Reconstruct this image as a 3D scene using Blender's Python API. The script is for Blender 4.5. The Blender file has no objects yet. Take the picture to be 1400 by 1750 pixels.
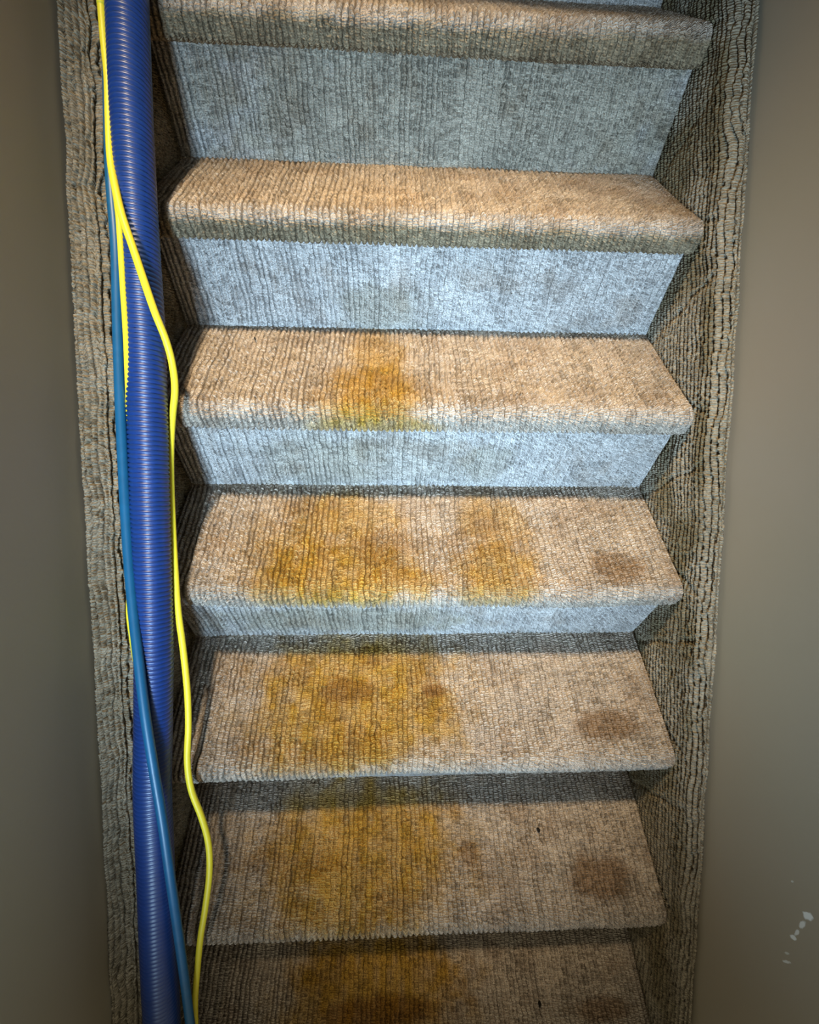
import bpy, math
import numpy as np
from mathutils import Vector, Matrix

# ------------------------------------------------------------------ camera, light, exposure
SC = bpy.context.scene
COL = SC.collection
cam_d = bpy.data.cameras.new('camera')
cam_d.sensor_fit = 'HORIZONTAL'
cam_d.sensor_width = 36.0
cam_d.lens = 761.7 / 1400 * 36.0
cam_d.clip_start = 0.02
cam = bpy.data.objects.new('camera', cam_d)
COL.objects.link(cam)
cam.matrix_world = (Matrix.Translation((-0.0771, 0.0626, 1.0132)) @ Matrix.Rotation(0.005457, 4, 'Z')
                    @ Matrix.Rotation(0.700251, 4, 'X') @ Matrix.Rotation(-0.05071, 4, 'Y'))
SC.camera = cam

world = bpy.data.worlds.new('world'); SC.world = world
world.use_nodes = True
bg = world.node_tree.nodes['Background']
bg.inputs[0].default_value = (1.0, 0.96, 0.74, 1)
bg.inputs[1].default_value = 0.62


def add_light(name, kind, loc, target, energy, color, **kw):
    d = bpy.data.lights.new(name, kind)
    d.energy = energy; d.color = color
    for k, v in kw.items(): setattr(d, k, v)
    o = bpy.data.objects.new(name, d); COL.objects.link(o)
    o.location = loc
    o.rotation_euler = (Vector(target) - Vector(loc)).to_track_quat('-Z', 'Y').to_euler()
    return o


# the stairwell's warm recessed ceiling spot
add_light('ceiling_spot', 'SPOT', (-0.35, 0.68, 3.25), (-0.02, 0.67, 0.50), 700, (1.0, 0.78, 0.50),
          spot_size=math.radians(28.5), spot_blend=1.0, shadow_soft_size=0.10)
# cool daylight coming in from the foot of the stairs
add_light('daylight_opening', 'AREA', (-0.24, -1.7, 0.85), (-0.02, 0.64, 0.54), 9.0, (0.47, 0.73, 1.0),
          shape='RECTANGLE', size=0.25, size_y=0.5, spread=math.radians(37))

SC.view_settings.view_transform = 'Standard'
SC.view_settings.look = 'None'
SC.view_settings.gamma = 1.0
SC.view_settings.use_curve_mapping = False
SC.view_settings.exposure = 0.0

# ------------------------------------------------------------------ dimensions (metres; x right, y uphill, z up)
RISE, RUN, OVER, THICK, HW = 0.20079, 0.20644, 0.0248, 0.0578, 0.414
XL, XR = -0.4465, 0.414
SLOPE = math.atan2(RISE, RUN); SA, CA = math.sin(SLOPE), math.cos(SLOPE)
WALL_L, WALL_R = -0.5085, 0.4345
SKEW_L, SKEW_R = -0.0155, 0.0125        # the two walls drift apart uphill
rng = np.random.default_rng(7)


# ------------------------------------------------------------------ helpers
def tag(o, label=None, cat=None, group=None, kind=None):
    if label: o['label'] = label
    if cat: o['category'] = cat
    if group: o['group'] = group
    if kind: o['kind'] = kind
    return o


def mesh_from(name, verts, quads, mat, parent=None, attrs=None, smooth=True):
    me = bpy.data.meshes.new(name)
    verts = np.ascontiguousarray(verts, np.float32); quads = np.ascontiguousarray(quads, np.int32)
    n = len(quads)
    me.vertices.add(len(verts)); me.vertices.foreach_set('co', verts.ravel())
    me.loops.add(n * 4); me.loops.foreach_set('vertex_index', quads.ravel())
    me.polygons.add(n)
    me.polygons.foreach_set('loop_start', np.arange(0, n * 4, 4, dtype=np.int32))
    me.polygons.foreach_set('loop_total', np.full(n, 4, np.int32))
    me.polygons.foreach_set('use_smooth', np.full(n, smooth, bool))
    me.update(calc_edges=True)
    for an, (typ, data) in (attrs or {}).items():
        a = me.attributes.new(an, typ, 'POINT')
        a.data.foreach_set('vector' if typ == 'FLOAT_VECTOR' else 'value', np.ascontiguousarray(data, np.float32).ravel())
    me.materials.append(mat)
    o = bpy.data.objects.new(name, me); COL.objects.link(o)
    if parent: o.parent = parent
    return o


def grid_quads(nu, nv, wrap=False):
    j = np.arange(nv - 1)[:, None]
    i = np.arange(nu if wrap else nu - 1)[None, :]
    i2 = (i + 1) % nu
    a = j * nu + i; b = j * nu + i2; c = (j + 1) * nu + i2; d = (j + 1) * nu + i
    return np.stack([a, b, c, d], -1).reshape(-1, 4)


def vnoise(u, v, seed):
    """smooth value noise in [0,1] at lattice size 1"""
    r = np.random.default_rng(seed).random((64, 64))
    iu = np.floor(u).astype(int); iv = np.floor(v).astype(int)
    fu = u - iu; fv = v - iv
    fu = fu * fu * (3 - 2 * fu); fv = fv * fv * (3 - 2 * fv)
    g = lambda a, b: r[a % 64, b % 64]
    return (g(iu, iv) * (1 - fu) * (1 - fv) + g(iu + 1, iv) * fu * (1 - fv)
            + g(iu, iv + 1) * (1 - fu) * fv + g(iu + 1, iv + 1) * fu * fv)


RIB_F = np.array([0, .15, .29, .50, .71, .85])
RIB_H = np.array([-1.0, -.50, -.17, 0, -.17, -.50])
LOOP_G = np.array([0, .36, .70])
LOOP_H = np.array([-1.0, 0, -.05])


def pile(width, length, seed, period=.0088, loop=.0055, depth=.0060, ldepth=.0008, wob=.0035, crush=.45, patch=.62):
    """ribbed loop pile as a grid fitted to its ribs and loops: carpet coordinates, height and a tone per loop"""
    nr = max(2, int(round(width / period))); nl = max(2, int(round(length / loop)))
    c = np.arange(nr * 6 + 1); r = np.arange(nl * 3 + 1)
    rib = c // 6; f = RIB_F[c % 6]; lp = r // 3; g = LOOP_G[r % 3]
    U0, S0 = np.meshgrid((rib + f) * width / nr, (lp + g) * length / nl)
    rg = np.random.default_rng(seed)
    off = rg.random(nr + 2) - .5
    offc = np.where(c % 6 == 0, .5 * (off[np.maximum(rib - 1, 0)] + off[rib]), off[rib])
    hh = rg.random((nl + 1, nr + 1))[lp][:, rib]
    fu = np.clip(np.minimum(U0, width - U0) / .02, 0, 1); fs = np.clip(np.minimum(S0, length - S0) / .012, 0, 1)
    n1 = vnoise(U0 / .03, S0 / .035, seed) - .5; n2 = vnoise(U0 / .11, S0 / .09, seed + 1) - .5
    U = U0 + fu * .0026 * (vnoise(U0 / .008, S0 / .010, seed + 6) - .5) + fu * wob * (n1 + 1.5 * n2 + .35 * (hh - .5))
    S = S0 + fs * loop * (.9 * offc[None] + .12 * (np.where(f == 0, .5, f)[None] - .5)
                          + .35 * (vnoise(U0 / .02, S0 / .012, seed + 4) - .5))
    flat = (vnoise(U0 / .05, S0 / .04, seed + 3) > patch) * crush
    hgt = RIB_H[c % 6][None] * depth * (1 - flat) + LOOP_H[r % 3][:, None] * ldepth * (1 - .4 * flat) + (hh - .5) * .0009 + (off[rib][None]) * .0009
    yarn = np.stack([np.broadcast_to(rib + f, U.shape), np.broadcast_to((lp + g)[:, None], U.shape) + 7 * off[rib][None], U * 0], -1)
    hh = np.clip(.62 * hh + .5 * (offc[None] + .5) - .06, 0, 1)
    return U, S, hgt, hh, yarn.reshape(-1, 3)


def blobs(x, y, lst, kinds, seed):
    out = np.zeros_like(x)
    nx = (vnoise(x / .028, y / .028, seed) - .5) * .9 + (vnoise(x / .009, y / .009, seed + 5) - .5) * .5
    for kd, cx, cy, rx, ry, s in lst:
        if kd not in kinds: continue
        d = np.sqrt(((x - cx) / rx) ** 2 + ((y - cy) / ry) ** 2) + nx * .45
        lo = .55 if kd != 'd' else .6
        t = np.clip((1.35 - d) / (1.35 - lo), 0, 1); t = t * t * (3 - 2 * t)
        out = 1 - (1 - out) * (1 - s * t)
    return out


# ------------------------------------------------------------------ materials
def new_mat(name):
    m = bpy.data.materials.new(name); m.use_nodes = True
    nt = m.node_tree; return m, nt, nt.nodes['Principled BSDF']


def N(nt, typ, **kw):
    n = nt.nodes.new(typ)
    for k, v in kw.items():
        if k.startswith('i_'):
            key = k[2:]; n.inputs[int(key) if key.isdigit() else key].default_value = v
        else: setattr(n, k, v)
    return n


def carpet_material(name, base_a, base_b, rough=.92):
    m, nt, bs = new_mat(name); L = nt.links.new
    uv = N(nt, 'ShaderNodeAttribute', attribute_name='pile')
    tone = N(nt, 'ShaderNodeAttribute', attribute_name='tone')
    # twisted yarn: short slanted strokes across every rib
    sc = N(nt, 'ShaderNodeVectorMath', operation='MULTIPLY'); sc.inputs[1].default_value = (1.0, 1.7, 1)
    yarn = N(nt, 'ShaderNodeAttribute', attribute_name='yarn'); L(yarn.outputs['Vector'], sc.inputs[0])
    vo = N(nt, 'ShaderNodeTexVoronoi', voronoi_dimensions='2D', feature='F1', i_Scale=1.0, i_Randomness=.6)
    L(sc.outputs[0], vo.inputs['Vector'])
    sep = N(nt, 'ShaderNodeSeparateColor'); L(vo.outputs['Color'], sep.inputs[0])
    tm = N(nt, 'ShaderNodeMix', data_type='FLOAT'); tm.inputs[0].default_value = .5
    L(tone.outputs['Fac'], tm.inputs[2]); L(sep.outputs[0], tm.inputs[3])
    ramp = N(nt, 'ShaderNodeValToRGB'); L(tm.outputs[0], ramp.inputs[0])
    cr = ramp.color_ramp
    cr.elements[0].position = .08; cr.elements[0].color = (*base_b, 1)
    cr.elements[1].position = .62; cr.elements[1].color = (*base_a, 1)
    # fibre speckle
    ns = N(nt, 'ShaderNodeTexNoise', i_Scale=520.0, i_Detail=2.0); L(uv.outputs['Vector'], ns.inputs['Vector'])
    mr = N(nt, 'ShaderNodeMapRange', i_1=.3, i_2=.7, i_3=.50, i_4=1.42); L(ns.outputs['Fac'], mr.inputs[0])
    mul = N(nt, 'ShaderNodeVectorMath', operation='SCALE'); L(ramp.outputs[0], mul.inputs[0]); L(mr.outputs[0], mul.inputs['Scale'])
    # broad wear
    n2 = N(nt, 'ShaderNodeTexNoise', i_Scale=16.0, i_Detail=4.0, i_Roughness=.6); L(uv.outputs['Vector'], n2.inputs['Vector'])
    m2 = N(nt, 'ShaderNodeMapRange', i_1=.35, i_2=.68, i_3=.84, i_4=1.10); L(n2.outputs['Fac'], m2.inputs[0])
    mu2 = N(nt, 'ShaderNodeVectorMath', operation='SCALE'); L(mul.outputs[0], mu2.inputs[0]); L(m2.outputs[0], mu2.inputs['Scale'])
    cur = mu2.outputs[0]
    for an, col in (('amber', (.86, .60, .13)), ('soil_and_shade', (.60, .56, .44)), ('dark', (.50, .36, .23))):
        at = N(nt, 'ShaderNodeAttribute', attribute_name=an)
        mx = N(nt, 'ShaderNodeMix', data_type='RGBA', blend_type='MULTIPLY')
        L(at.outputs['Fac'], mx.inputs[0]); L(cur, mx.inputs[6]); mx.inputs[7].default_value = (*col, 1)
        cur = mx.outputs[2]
    L(cur, bs.inputs['Base Color'])
    bs.inputs['Roughness'].default_value = .92
    bs.inputs['Specular IOR Level'].default_value = .15
    # loops as relief
    b1 = N(nt, 'ShaderNodeBump', i_Strength=1.0, i_Distance=.0034, invert=True); L(vo.outputs['Distance'], b1.inputs['Height'])
    b2 = N(nt, 'ShaderNodeBump', i_Strength=.7, i_Distance=.0014); L(ns.outputs['Fac'], b2.inputs['Height'])
    L(b1.outputs[0], b2.inputs['Normal']); L(b2.outputs[0], bs.inputs['Normal'])
    return m


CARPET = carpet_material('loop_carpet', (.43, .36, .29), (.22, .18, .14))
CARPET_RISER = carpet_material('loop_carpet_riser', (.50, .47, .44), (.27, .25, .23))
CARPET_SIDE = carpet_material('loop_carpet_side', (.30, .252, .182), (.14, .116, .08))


def plastic(name, col, rough, spec=.5, var=.08):
    m, nt, bs = new_mat(name)
    tc = N(nt, 'ShaderNodeTexCoord'); ns = N(nt, 'ShaderNodeTexNoise', i_Scale=60.0, i_Detail=3.0)
    nt.links.new(tc.outputs['Object'], ns.inputs['Vector'])
    mr = N(nt, 'ShaderNodeMapRange', i_1=.3, i_2=.7, i_3=1 - var, i_4=1 + var); nt.links.new(ns.outputs['Fac'], mr.inputs[0])
    s = N(nt, 'ShaderNodeVectorMath', operation='SCALE'); s.inputs[0].default_value = col
    nt.links.new(mr.outputs[0], s.inputs['Scale']); nt.links.new(s.outputs[0], bs.inputs['Base Color'])
    bs.inputs['Roughness'].default_value = rough
    bs.inputs['Specular IOR Level'].default_value = spec
    return m


HOSE_M = plastic('blue_hose_plastic', (.006, .032, .155), .38)
TEAL_M = plastic('teal_hose_rubber', (.004, .085, .19), .42)
YEL_M = plastic('yellow_cord_jacket', (.74, .62, .03), .45, .4, .03)
SPECK_M = plastic('dark_lint', (.012, .010, .008), .9, .1)


def wall_material(name, scuffs):
    m, nt, bs = new_mat(name); L = nt.links.new
    tc = N(nt, 'ShaderNodeTexCoord')
    n1 = N(nt, 'ShaderNodeTexNoise', i_Scale=2.2, i_Detail=3.0); L(tc.outputs['Object'], n1.inputs['Vector'])
    mr = N(nt, 'ShaderNodeMapRange', i_1=.3, i_2=.7, i_3=.0, i_4=1.0); L(n1.outputs['Fac'], mr.inputs[0])
    mx = N(nt, 'ShaderNodeMix', data_type='RGBA'); L(mr.outputs[0], mx.inputs[0])
    mx.inputs[6].default_value = (.31, .268, .19, 1); mx.inputs[7].default_value = (.335, .28, .21, 1)
    cur = mx.outputs[2]
    for (sy, sz, ry, rz, ang, val) in scuffs:
        mp = N(nt, 'ShaderNodeMapping', vector_type='TEXTURE')
        mp.inputs['Location'].default_value = (0, sy, sz); mp.inputs['Rotation'].default_value = (ang, 0, 0)
        mp.inputs['Scale'].default_value = (1, ry, rz)
        L(tc.outputs['Object'], mp.inputs['Vector'])
        n3 = N(nt, 'ShaderNodeTexNoise', i_Scale=180.0, i_Detail=1.0); L(tc.outputs['Object'], n3.inputs['Vector'])
        sp = N(nt, 'ShaderNodeSeparateXYZ'); L(mp.outputs[0], sp.inputs[0])
        cb = N(nt, 'ShaderNodeCombineXYZ'); L(sp.outputs[1], cb.inputs[1]); L(sp.outputs[2], cb.inputs[2])
        ln = N(nt, 'ShaderNodeVectorMath', operation='LENGTH'); L(cb.outputs[0], ln.inputs[0])
        ad = N(nt, 'ShaderNodeMath', operation='ADD'); L(ln.outputs['Value'], ad.inputs[0]); L(n3.outputs['Fac'], ad.inputs[1])
        st = N(nt, 'ShaderNodeMapRange', i_1=1.15, i_2=1.55, i_3=val, i_4=.0); L(ad.outputs[0], st.inputs[0])
        m3 = N(nt, 'ShaderNodeMix', data_type='RGBA'); L(st.outputs[0], m3.inputs[0]); L(cur, m3.inputs[6])
        m3.inputs[7].default_value = (.75, .76, .72, 1); cur = m3.outputs[2]
    L(cur, bs.inputs['Base Color'])
    bs.inputs['Roughness'].default_value = .55; bs.inputs['Specular IOR Level'].default_value = .3
    n4 = N(nt, 'ShaderNodeTexNoise', i_Scale=140.0, i_Detail=3.0); L(tc.outputs['Object'], n4.inputs['Vector'])
    bp = N(nt, 'ShaderNodeBump', i_Strength=.12, i_Distance=.001); L(n4.outputs['Fac'], bp.inputs['Height']); L(bp.outputs[0], bs.inputs['Normal'])
    return m


WALL_ML = wall_material('taupe_wall_paint_left', [])
WALL_MR = wall_material('taupe_wall_paint_right', [
    (.0225, .3010, .0045, .0085, 0, .95), (.0145, .2850, .0028, .0080, -.4, .8), (.0060, .2680, .0022, .0075, -.4, .75),
    (.0010, .2580, .0026, .0065, 0, .85), (-.0150, .2330, .0014, .0050, 0, .5), (-.0235, .2262, .0018, .0080, 0, .7),
    (.055, .300, .0012, .003, 0, .5)])
PAINT_M = wall_material('ceiling_paint', [])


def slab(name, lo, hi, mat, label=None, skew=0):
    x0, y0, z0 = lo; x1, y1, z1 = hi
    v = np.array([(x, y, z) for z in (z0, z1) for y in (y0, y1) for x in (x0, x1)])
    v[:, 0] += skew * v[:, 1]
    q = np.array([(0, 2, 3, 1), (4, 5, 7, 6), (0, 1, 5, 4), (2, 6, 7, 3), (0, 4, 6, 2), (1, 3, 7, 5)])
    o = mesh_from(name, v, q, mat, smooth=False); o['kind'] = 'structure'
    if label: o['label'] = label
    return o


# ------------------------------------------------------------------ the setting
slab('wall_left', (WALL_L - .1, -.75, -.75), (WALL_L, 2.3, 3.4), WALL_ML, 'taupe painted wall left of the carpeted stairs', SKEW_L)
slab('wall_right', (WALL_R, -.75, -.75), (WALL_R + .1, 2.3, 3.4), WALL_MR, 'taupe painted wall right of the carpeted stairs with small white scuffs', SKEW_R)
slab('ceiling', (WALL_L - .05, -.75, 3.4), (WALL_R + .05, 2.3, 3.5), PAINT_M, 'painted ceiling over the stairwell')
slab('floor', (-1.6, -2.6, -3 * RISE - .1), (1.6, -.76, -3 * RISE - .004), CARPET_SIDE, 'carpeted floor at the foot of the stairs')

# ------------------------------------------------------------------ carpeted staircase
stairs = bpy.data.objects.new('staircase', None); COL.objects.link(stairs)
stairs.location = (0, -3 * RUN, -3 * RISE)
tag(stairs, 'steep narrow staircase in ribbed beige grey loop carpet with amber stains', 'staircase')
OFF = np.array(stairs.location)


def profile(pts, radii, step):
    """rounded polyline in (y,z): returns points, unit normals (left of travel), arc length"""
    out = []
    P = [np.array(p, float) for p in pts]
    out.append(P[0])
    for i in range(1, len(P) - 1):
        r = radii[i]; a = P[i - 1] - P[i]; b = P[i + 1] - P[i]
        a /= np.linalg.norm(a); b /= np.linalg.norm(b)
        half = math.acos(np.clip(a @ b, -1, 1)) / 2
        t = r / math.tan(half)
        c = P[i] + (a + b) / np.linalg.norm(a + b) * r / math.sin(half)
        p0 = P[i] + a * t; p1 = P[i] + b * t
        for k in range(9):
            w = k / 8; d = (p0 - c) * math.sin((1 - w) * (math.pi - 2 * half)) + (p1 - c) * math.sin(w * (math.pi - 2 * half))
            out.append(c + d / math.sin(math.pi - 2 * half))
    out.append(P[-1])
    Q = np.array(out); sl = np.r_[0, np.cumsum(np.linalg.norm(np.diff(Q, axis=0), axis=1))]
    n = max(2, int(sl[-1] / step)); s = np.linspace(0, sl[-1], n)
    R = np.stack([np.interp(s, sl, Q[:, 0]), np.interp(s, sl, Q[:, 1])], 1)
    T = np.gradient(R, s, axis=0); T /= np.linalg.norm(T, axis=1)[:, None]
    return R, T, s


TREAD_STAINS = {      # (kind, x, y behind the nosing, half width, half depth, strength)
    4: [('a', -0.11, 0.056, 0.091, 0.089, 0.15)],
    3: [('a', -0.102, 0.152, 0.051, 0.076, 0.6), ('a', -0.1, 0.041, 0.078, 0.078, 0.9), ('a', -0.09, -0.038, 0.094, 0.04, 0.7), ('a', -0.168, -0.013, 0.052, 0.056, 0.3)],
    2: [('a', -0.18, 0.08, 0.15, 0.11, 0.45), ('a', -0.154, 0.158, 0.104, 0.054, 0.6), ('a', -0.234, 0.07, 0.076, 0.07, 0.5), ('a', -0.137, 0.036, 0.141, 0.066, 0.9), ('a', -0.253, 0.015, 0.063, 0.042, 0.5), ('a', 0.1, 0.036, 0.072, 0.067, 0.8), ('a', 0.106, 0.146, 0.064, 0.061, 0.6), ('d', -0.081, 0.088, 0.047, 0.042, 0.4), ('d', 0.096, 0.146, 0.032, 0.04, 0.35), ('d', 0.313, 0.046, 0.05, 0.031, 0.7)],
    1: [('a', -0.13, 0.10, 0.19, 0.13, 0.6), ('a', -0.144, 0.157, 0.171, 0.064, 0.8), ('a', -0.119, 0.077, 0.171, 0.066, 0.9), ('a', -0.173, 0.016, 0.113, 0.021, 0.5), ('d', -0.152, 0.124, 0.049, 0.024, 0.7), ('d', 0.006, 0.122, 0.023, 0.014, 0.8), ('d', 0.304, 0.06, 0.057, 0.026, 0.8), ('d', -0.319, 0.044, 0.038, 0.026, 0.2)],
    0: [('a', -0.12, 0.10, 0.19, 0.14, 0.7), ('a', -0.122, 0.127, 0.161, 0.078, 0.9), ('a', -0.138, 0.047, 0.13, 0.045, 0.8), ('a', -0.014, 0.142, 0.065, 0.053, 0.4), ('d', 0.072, 0.101, 0.019, 0.023, 0.6), ('d', 0.171, 0.16, 0.025, 0.023, 0.35), ('d', 0.306, 0.062, 0.061, 0.032, 0.8)],
    -1: [('a', -0.10, 0.10, 0.17, 0.12, 0.7), ('a', -0.1, 0.133, 0.166, 0.061, 1.0), ('d', -0.088, 0.089, 0.107, 0.021, 0.8), ('d', 0.322, 0.079, 0.055, 0.017, 0.7)],
}
RISER_STAINS_AND_SHADE = {
    5: [('s', .05, .07, .5, .16, .85)],  # top riser darkened all over, its weaker light put into the colour
    4: [('s', -0.093, 0.034, 0.078, 0.048, 0.6)],
    3: [('s', -0.206, 0.058, 0.125, 0.072, 0.55), ('s', -0.04, 0.06, 0.169, 0.065, 0.4), ('s', 0.099, 0.054, 0.048, 0.051, 0.45)],
    2: [('s', -0.145, 0.056, 0.249, 0.052, 0.8)],
}
TREAD_LABEL = {4: 'clean beige carpeted tread', 3: 'beige carpeted tread with one amber stain at its middle',
               2: 'beige carpeted tread with two broad amber stains and a dark smudge',
               1: 'beige carpeted tread with amber stain and two small dark spots',
               0: 'dim carpeted tread with amber stain and dark smudge',
               -1: 'dim carpeted tread with dark amber stain'}


def carpet_strip(name, k, R, T, s, yfun, stains, fine, seed, end_round=.014, label=None, sag=None, mat=None, front_band=0):
    s0 = s[0]
    if fine:
        U, S, h, tone, yarn = pile(XR - XL, s[-1] - s0, 100 + seed)
        h = h * (.45 + .55 * np.clip(np.minimum(S, s[-1] - s0 - S) / .009, 0, 1))
    else:
        U, S = np.meshgrid(np.linspace(0, XR - XL, 60), np.linspace(0, s[-1] - s0, 24)); h = U * 0 - .001; tone = U * 0 + .5; yarn = np.stack([U / .0088, S / .0055, U * 0], -1).reshape(-1, 3)
    X = U + XL; S = S + s0
    nrm = np.stack([T[:, 1], -T[:, 0]], 1)           # outward normal of the (y,z) path
    ip = lambda a: np.interp(S, s, a)
    h = h + .0022 * (vnoise(X / .09 + k, S / .05, seed + 40) - .5)
    edge = np.clip((np.abs(X - (XL + XR) / 2) - ((XR - XL) / 2 - end_round)) / end_round, 0, 1)
    h = h - .009 * (1 - np.sqrt(np.clip(1 - edge ** 2, 0, 1)))
    Y = ip(R[:, 0]) + ip(nrm[:, 0]) * h
    Z = ip(R[:, 1]) + ip(nrm[:, 1]) * h
    if sag is not None:
        wy, wz = sag(X, ip(R[:, 0])); Y = Y + wy; Z = Z + wz
    V = np.stack([X, Y + k * RUN, Z + k * RISE], -1).reshape(-1, 3) - OFF
    YL = yfun(S)
    amber = blobs(X, YL, stains, 'a', seed + 60); dark = blobs(X, YL, stains, 'd', seed + 70); soil_and_shade = blobs(X, YL, stains, 's', seed + 80)
    amber = amber * (.88 + .35 * (vnoise(X / .012, YL / .02, seed + 90) - .3))
    grime = .30 * np.clip((vnoise(X / .06 + 3, YL / .045, seed + 91) * .6 + vnoise(X / .018, YL / .02, seed + 92) * .4 - .52) / .25, 0, 1)
    dark = np.maximum(dark, grime)
    if front_band:  # darker uneven band over the nosing front and its tucked underside
        soil_and_shade = np.maximum(soil_and_shade, front_band * np.clip((-YL - .004 + .012 * (vnoise(X / .03, YL / .02, seed + 95) - .5)) / .012, 0, 1))
    pl = np.stack([X + k * .37, S + k * .5, np.zeros_like(X)], -1)
    o = mesh_from(name, V, grid_quads(X.shape[1], X.shape[0]), mat or CARPET, stairs,
                  {'pile': ('FLOAT_VECTOR', pl.reshape(-1, 3)), 'yarn': ('FLOAT_VECTOR', yarn), 'tone': ('FLOAT', tone.ravel()), 'amber': ('FLOAT', amber.ravel()),
                   'dark': ('FLOAT', dark.ravel()), 'soil_and_shade': ('FLOAT', soil_and_shade.ravel())})
    if label: o['label'] = label
    return o


for k in range(-3, 8):
    fine = -1 <= k <= 5
    st = .002 if fine else .01
    r2 = np.random.default_rng(50 + k)
    dl = {5: -.003, 1: -.007, 0: -.002, 2: .006, 3: .006}.get(k, 0)      # how far the left end of the nosing bulges

    def sag(X, R, k=k, dl=dl):
        w = np.clip(1 - R / .08, 0, 1)
        wave = .004 * (vnoise(X / .16 + k * 3.3, X * 0 + k, 900 + k) - .5)
        return w * (wave + dl * np.clip(-X / HW, 0, 1) ** 2), w * .003 * (vnoise(X / .2 + k * 1.7, X * 0 + k, 950 + k) - .5)
    if k > -3:
        # tread: from the riser behind, over the rounded nosing, down and tucked back to the riser below
        tk = THICK + {5: .005}.get(k, 0)
        pts = [(RUN + OVER + .004, 0), (-.004, -.010), (.002, -tk + .002), (OVER + .003, -tk)]
        R, T, s = profile(pts, [0, .025, .007, 0], st)
        
        carpet_strip('tread', k, R, T, s, lambda S: RUN + OVER - S, TREAD_STAINS.get(k, []), fine, 11 * k + 200, label=TREAD_LABEL.get(k), sag=sag, front_band={5: 1.0, 4: 1.0}.get(k, 0))
        # riser below this nosing
        pts = [(OVER, -THICK + .003), (OVER, -RISE - .002)]
        fr = 2 <= k <= 6; n = int((RISE - THICK) / (.002 if fr else .01))
        zz = np.linspace(pts[0][1], pts[1][1], n)
        R = np.stack([np.full(n, OVER), zz], 1); T = np.tile([0., -1.], (n, 1)); s = -zz + .4
        carpet_strip('riser', k, R, T, s, lambda S: RISE + .4 - S, RISER_STAINS_AND_SHADE.get(k, []), fr, 11 * k + 500, mat=CARPET_RISER,
                     label='riser dulled by a greyish stain' if k in (4, 3, 2) else None)


def side_skirt(prof, seed, label, flip):
    P = np.array(prof); sl = np.r_[0, np.cumsum(np.linalg.norm(np.diff(P, axis=0), axis=1))]
    n = int(sl[-1] / .0019); w = np.linspace(0, sl[-1], n)
    # smooth the corners of the section
    px = np.interp(w, sl, P[:, 0]); ph = np.interp(w, sl, P[:, 1])
    for _ in range(6):
        px[1:-1] = (px[:-2] + 2 * px[1:-1] + px[2:]) / 4; ph[1:-1] = (ph[:-2] + 2 * ph[1:-1] + ph[2:]) / 4
    tx = np.gradient(px); th = np.gradient(ph); L = np.hypot(tx, th); nx, nh = -th / L, tx / L
    if flip: nx, nh = -nx, -nh
    U1, S1, h, tone, yarn = pile(sl[-1], 2.8, seed, period=.0092, loop=.0062, depth=.0075, ldepth=.0008, wob=.0065, crush=.45, patch=.6)
    Wd = U1; S = S1 - .75
    ip = lambda a: np.interp(Wd, w, a)
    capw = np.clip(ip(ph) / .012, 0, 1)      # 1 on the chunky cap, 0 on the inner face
    h = h * (1 + .35 * capw) + .004 * (vnoise(Wd / .02, S / .06, seed + 20) - .5) * (.4 + .8 * capw)
    # crushed seams where the side carpet was cut to the steps
    for q in range(-4, 12):
        sc = (q * math.hypot(RISE, RUN)) / 1.0
        for c, sl_ in ((sc + .05, .55), (sc + .17, -.35)):
            d = S - c - sl_ * (Wd - sl[-1] * .6) - .012 * (vnoise(Wd / .02, S / .05, seed + q + 30) - .5)
            h -= .0022 * np.exp(-(d / .0045) ** 2) * (1 - capw)
    X = ip(px) + ip(nx) * h; H = ip(ph) + ip(nh) * h
    wo = np.clip((ip(ph) - .006) / .02, 0, 1); X = X + (SKEW_R if flip else SKEW_L) * (S * CA) * wo
    V = np.stack([X, S * CA - H * SA, S * SA + H * CA], -1).reshape(-1, 3) - OFF
    q = grid_quads(Wd.shape[1], Wd.shape[0]); q = q[:, ::-1] if not flip else q
    z = np.zeros(Wd.size)
    g = (.55 + .4 * (1 - capw)) * (1 - .5 * capw) * np.clip(.35 + (vnoise(Wd / .05, S / .06, seed + 77) - .45) / .4, 0, 1)  # mottled soil, plus shade painted into the colour of the inner face
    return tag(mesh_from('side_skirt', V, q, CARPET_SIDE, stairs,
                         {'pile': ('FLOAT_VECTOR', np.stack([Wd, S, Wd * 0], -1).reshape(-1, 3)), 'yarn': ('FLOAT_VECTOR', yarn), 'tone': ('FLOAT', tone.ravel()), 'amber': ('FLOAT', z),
                          'dark': ('FLOAT', z), 'soil_and_shade': ('FLOAT', g.ravel())}), label)


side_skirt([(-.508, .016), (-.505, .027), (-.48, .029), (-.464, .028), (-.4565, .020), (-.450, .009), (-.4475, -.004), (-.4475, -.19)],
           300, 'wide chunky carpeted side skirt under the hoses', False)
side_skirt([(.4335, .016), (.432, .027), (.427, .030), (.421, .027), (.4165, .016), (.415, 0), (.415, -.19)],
           340, 'narrow carpeted side skirt along the right wall', True)


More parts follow.
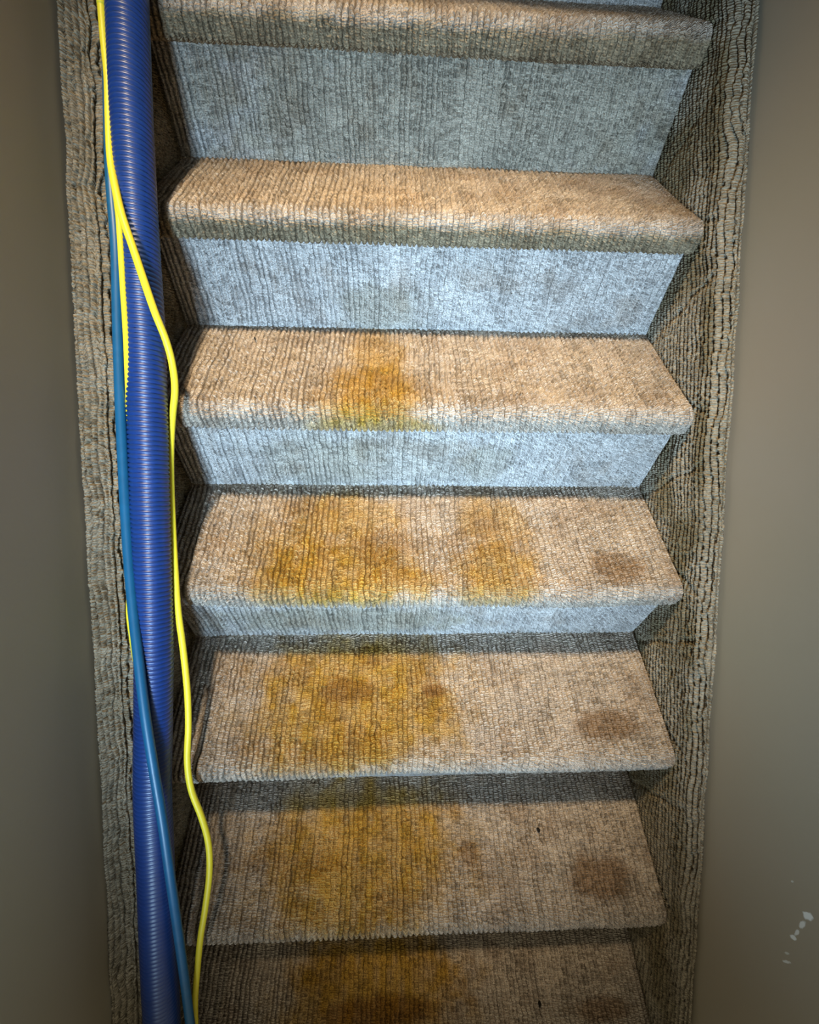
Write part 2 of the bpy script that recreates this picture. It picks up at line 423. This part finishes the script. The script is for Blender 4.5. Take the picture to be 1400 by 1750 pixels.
# ------------------------------------------------------------------ hoses and cords
def spline(pts, step):
    P = np.array(pts, float)
    P = np.vstack([2 * P[0] - P[1], P, 2 * P[-1] - P[-2]])
    out = []
    for i in range(1, len(P) - 2):
        t = np.linspace(0, 1, 24, endpoint=False)[:, None]
        a, b, c, d = P[i - 1], P[i], P[i + 1], P[i + 2]
        out.append(.5 * (2 * b + (c - a) * t + (2 * a - 5 * b + 4 * c - d) * t ** 2 + (3 * b - a - 3 * c + d) * t ** 3))
    Q = np.vstack(out + [P[-2][None]])
    for _ in range(12): Q[1:-1] = (Q[:-2] + 2 * Q[1:-1] + Q[2:]) / 4
    sl = np.r_[0, np.cumsum(np.linalg.norm(np.diff(Q, axis=0), axis=1))]
    s = np.arange(0, sl[-1], step)
    C = np.stack([np.interp(s, sl, Q[:, i]) for i in range(3)], 1)
    return C, s


def tube(name, pts, radius, mat, step, nseg, label, cat, pitch=None, depth=0):
    C, s = spline(pts, step)
    T = np.gradient(C, s, axis=0); T /= np.linalg.norm(T, axis=1)[:, None]
    A = np.cross(T, [1., 0, 0]); A /= np.linalg.norm(A, axis=1)[:, None]; B = np.cross(T, A)
    th = np.linspace(0, 2 * math.pi, nseg, endpoint=False)
    r = np.full((len(s), nseg), radius)
    if pitch:
        f = (s[:, None] / pitch + th[None] / (2 * math.pi)) % 1
        fade = np.interp(s, [0, s[-1] * .62, s[-1] * .71, s[-1]], [1, 1, .35, .15])[:, None]
        r = radius - depth * fade * (1 - np.clip(1 - (2 * f - 1) ** 2, 0, 1) ** .5)
    V = C[:, None] + r[..., None] * (np.cos(th)[None, :, None] * A[:, None] + np.sin(th)[None, :, None] * B[:, None])
    V = V.reshape(-1, 3); q = grid_quads(nseg, len(s), True)
    caps = [C[0], C[-1]]; nv = len(V); V = np.vstack([V, caps])
    ec = []
    for i in range(0, nseg, 2):
        ec.append((nv, (i + 2) % nseg, i + 1, i)); b = (len(s) - 1) * nseg
        ec.append((nv + 1, b + i, b + i + 1, b + (i + 2) % nseg))
    o = mesh_from(name, V, np.vstack([q[:, ::-1], np.array(ec)]), mat)
    return tag(o, label, cat)


HOSE = [(-0.4282, 1.039, 1.0445), (-0.4282, 0.9929, 0.9997), (-0.4279, 0.9252, 0.9338), (-0.4272, 0.8612, 0.8716), (-0.4242, 0.7628, 0.7759), (-0.4198, 0.6725, 0.6881), (-0.4196, 0.5913, 0.6091), (-0.4205, 0.502, 0.5222), (-0.4208, 0.4225, 0.4449), (-0.4223, 0.3347, 0.3595), (-0.4273, 0.2513, 0.2774), (-0.4318, 0.179, 0.2061), (-0.4311, 0.0981, 0.1274), (-0.431, 0.0011, 0.0331), (-0.4297, -0.0914, -0.0569), (-0.4293, -0.1863, -0.1492)]
TEAL = [(-0.4561, 1.0421, 1.0436), (-0.4556, 0.996, 0.9987), (-0.4569, 0.8977, 0.9071), (-0.4549, 0.8104, 0.8302), (-0.4481, 0.7389, 0.7687), (-0.4488, 0.6656, 0.6994), (-0.4485, 0.5794, 0.6176), (-0.4466, 0.4913, 0.5339), (-0.4427, 0.4243, 0.4727), (-0.4357, 0.3673, 0.4252), (-0.4268, 0.3158, 0.3851), (-0.4179, 0.2592, 0.3371), (-0.4084, 0.2032, 0.2847), (-0.3991, 0.1467, 0.2287), (-0.3932, 0.0828, 0.1585), (-0.3911, 0.0225, 0.0819), (-0.3889, -0.0341, 0.0119), (-0.3872, -0.0934, -0.0608), (-0.3829, -0.1942, -0.1769)]
YEL = [(-0.4552, 1.0205, 1.0426), (-0.4556, 0.9754, 0.9987), (-0.4545, 0.9315, 0.954), (-0.4521, 0.8973, 0.9187), (-0.4509, 0.8569, 0.8835), (-0.4474, 0.8132, 0.8489), (-0.4378, 0.7771, 0.8258), (-0.4262, 0.743, 0.8027), (-0.4133, 0.7139, 0.7784), (-0.4006, 0.6838, 0.7471), (-0.3919, 0.6626, 0.7145), (-0.386, 0.6511, 0.6832), (-0.3843, 0.6398, 0.6542), (-0.3852, 0.6207, 0.6237), (-0.3923, 0.5983, 0.594), (-0.3974, 0.5701, 0.5625), (-0.3997, 0.5342, 0.5255), (-0.3988, 0.4837, 0.4775), (-0.3969, 0.439, 0.435), (-0.3941, 0.3938, 0.392), (-0.389, 0.3492, 0.3456), (-0.3853, 0.3035, 0.2992), (-0.3848, 0.2631, 0.2609), (-0.3871, 0.222, 0.2239), (-0.3828, 0.1881, 0.1889), (-0.3705, 0.1573, 0.153), (-0.3622, 0.1258, 0.1174), (-0.3613, 0.0902, 0.0837), (-0.3673, 0.0474, 0.0481), (-0.3747, 0.0117, 0.0174), (-0.3827, -0.0319, -0.028), (-0.389, -0.0764, -0.0743), (-0.3884, -0.1364, -0.1327), (-0.3868, -0.1975, -0.1921)]
YEL2 = [(-0.4613, 1.0419, 1.0433), (-0.4617, 0.9957, 0.9984), (-0.4592, 0.9241, 0.9327), (-0.4549, 0.8551, 0.8717), (-0.4485, 0.8039, 0.8319), (-0.4376, 0.7607, 0.8039), (-0.4347, 0.7263, 0.7735), (-0.434, 0.6892, 0.7364), (-0.4329, 0.6515, 0.6987), (-0.4345, 0.6101, 0.6534), (-0.4399, 0.583, 0.615), (-0.4485, 0.5288, 0.5543), (-0.4515, 0.468, 0.4972), (-0.4464, 0.4312, 0.4624), (-0.4509, 0.3814, 0.416), (-0.4497, 0.3573, 0.3905), (-0.4523, 0.3312, 0.3471)]
# they run on past the part in view, parallel to the flight
for run in (HOSE, TEAL, YEL, YEL2):
    x, y, z = run[0]; run.insert(0, (x, y + .75, z + .75 * RISE / RUN))
for run in (HOSE, TEAL, YEL):
    x, y, z = run[-1]; run.append((x, y - .36, z - .36 * RISE / RUN))
tube('vacuum_hose', HOSE, .0262, HOSE_M, .0065 / 7, 36, 'thick corrugated dark blue vacuum hose running down the left side', 'hose', pitch=.0065, depth=.0026)
tube('solution_hose', TEAL, .0068, TEAL_M, .004, 16, 'thin smooth teal blue hose crossing over the corrugated hose', 'hose')
tube('extension_cord', YEL, .0049, YEL_M, .003, 14, 'bright yellow cord crossing over the blue hose onto the treads', 'cord')
tube('extension_cord', YEL2, .0040, YEL_M, .003, 12, 'second yellow cord half hidden between teal and corrugated hoses', 'cord')


# ------------------------------------------------------------------ lint on the treads
def speck(x, yl, k, sx, sy, rot, label):
    import bmesh
    bm = bmesh.new(); bmesh.ops.create_icosphere(bm, subdivisions=2, radius=1)
    r = np.random.default_rng(k + 20)
    for v in bm.verts: v.co *= .75 + .5 * r.random()
    bm.transform(Matrix.Rotation(rot, 4, 'Z') @ Matrix.Diagonal((sx, sy, .0014, 1)))
    me = bpy.data.meshes.new('lint_speck'); bm.to_mesh(me); bm.free(); me.materials.append(SPECK_M)
    o = bpy.data.objects.new('lint_speck', me); COL.objects.link(o)
    o.location = (x, yl + k * RUN, k * RISE + .0018)
    tag(o, label, 'lint')


speck(.206, .1385, 0, .003, .004, .4, 'tiny black lint speck on the second lowest visible tread')
speck(.2075, .097, -1, .0028, .0045, 0, 'tiny black lint speck on the lowest visible tread')
speck(-.311, .1826, 3, .0012, .006, .3, 'thin dark sliver on the back left of the third tread from the top')
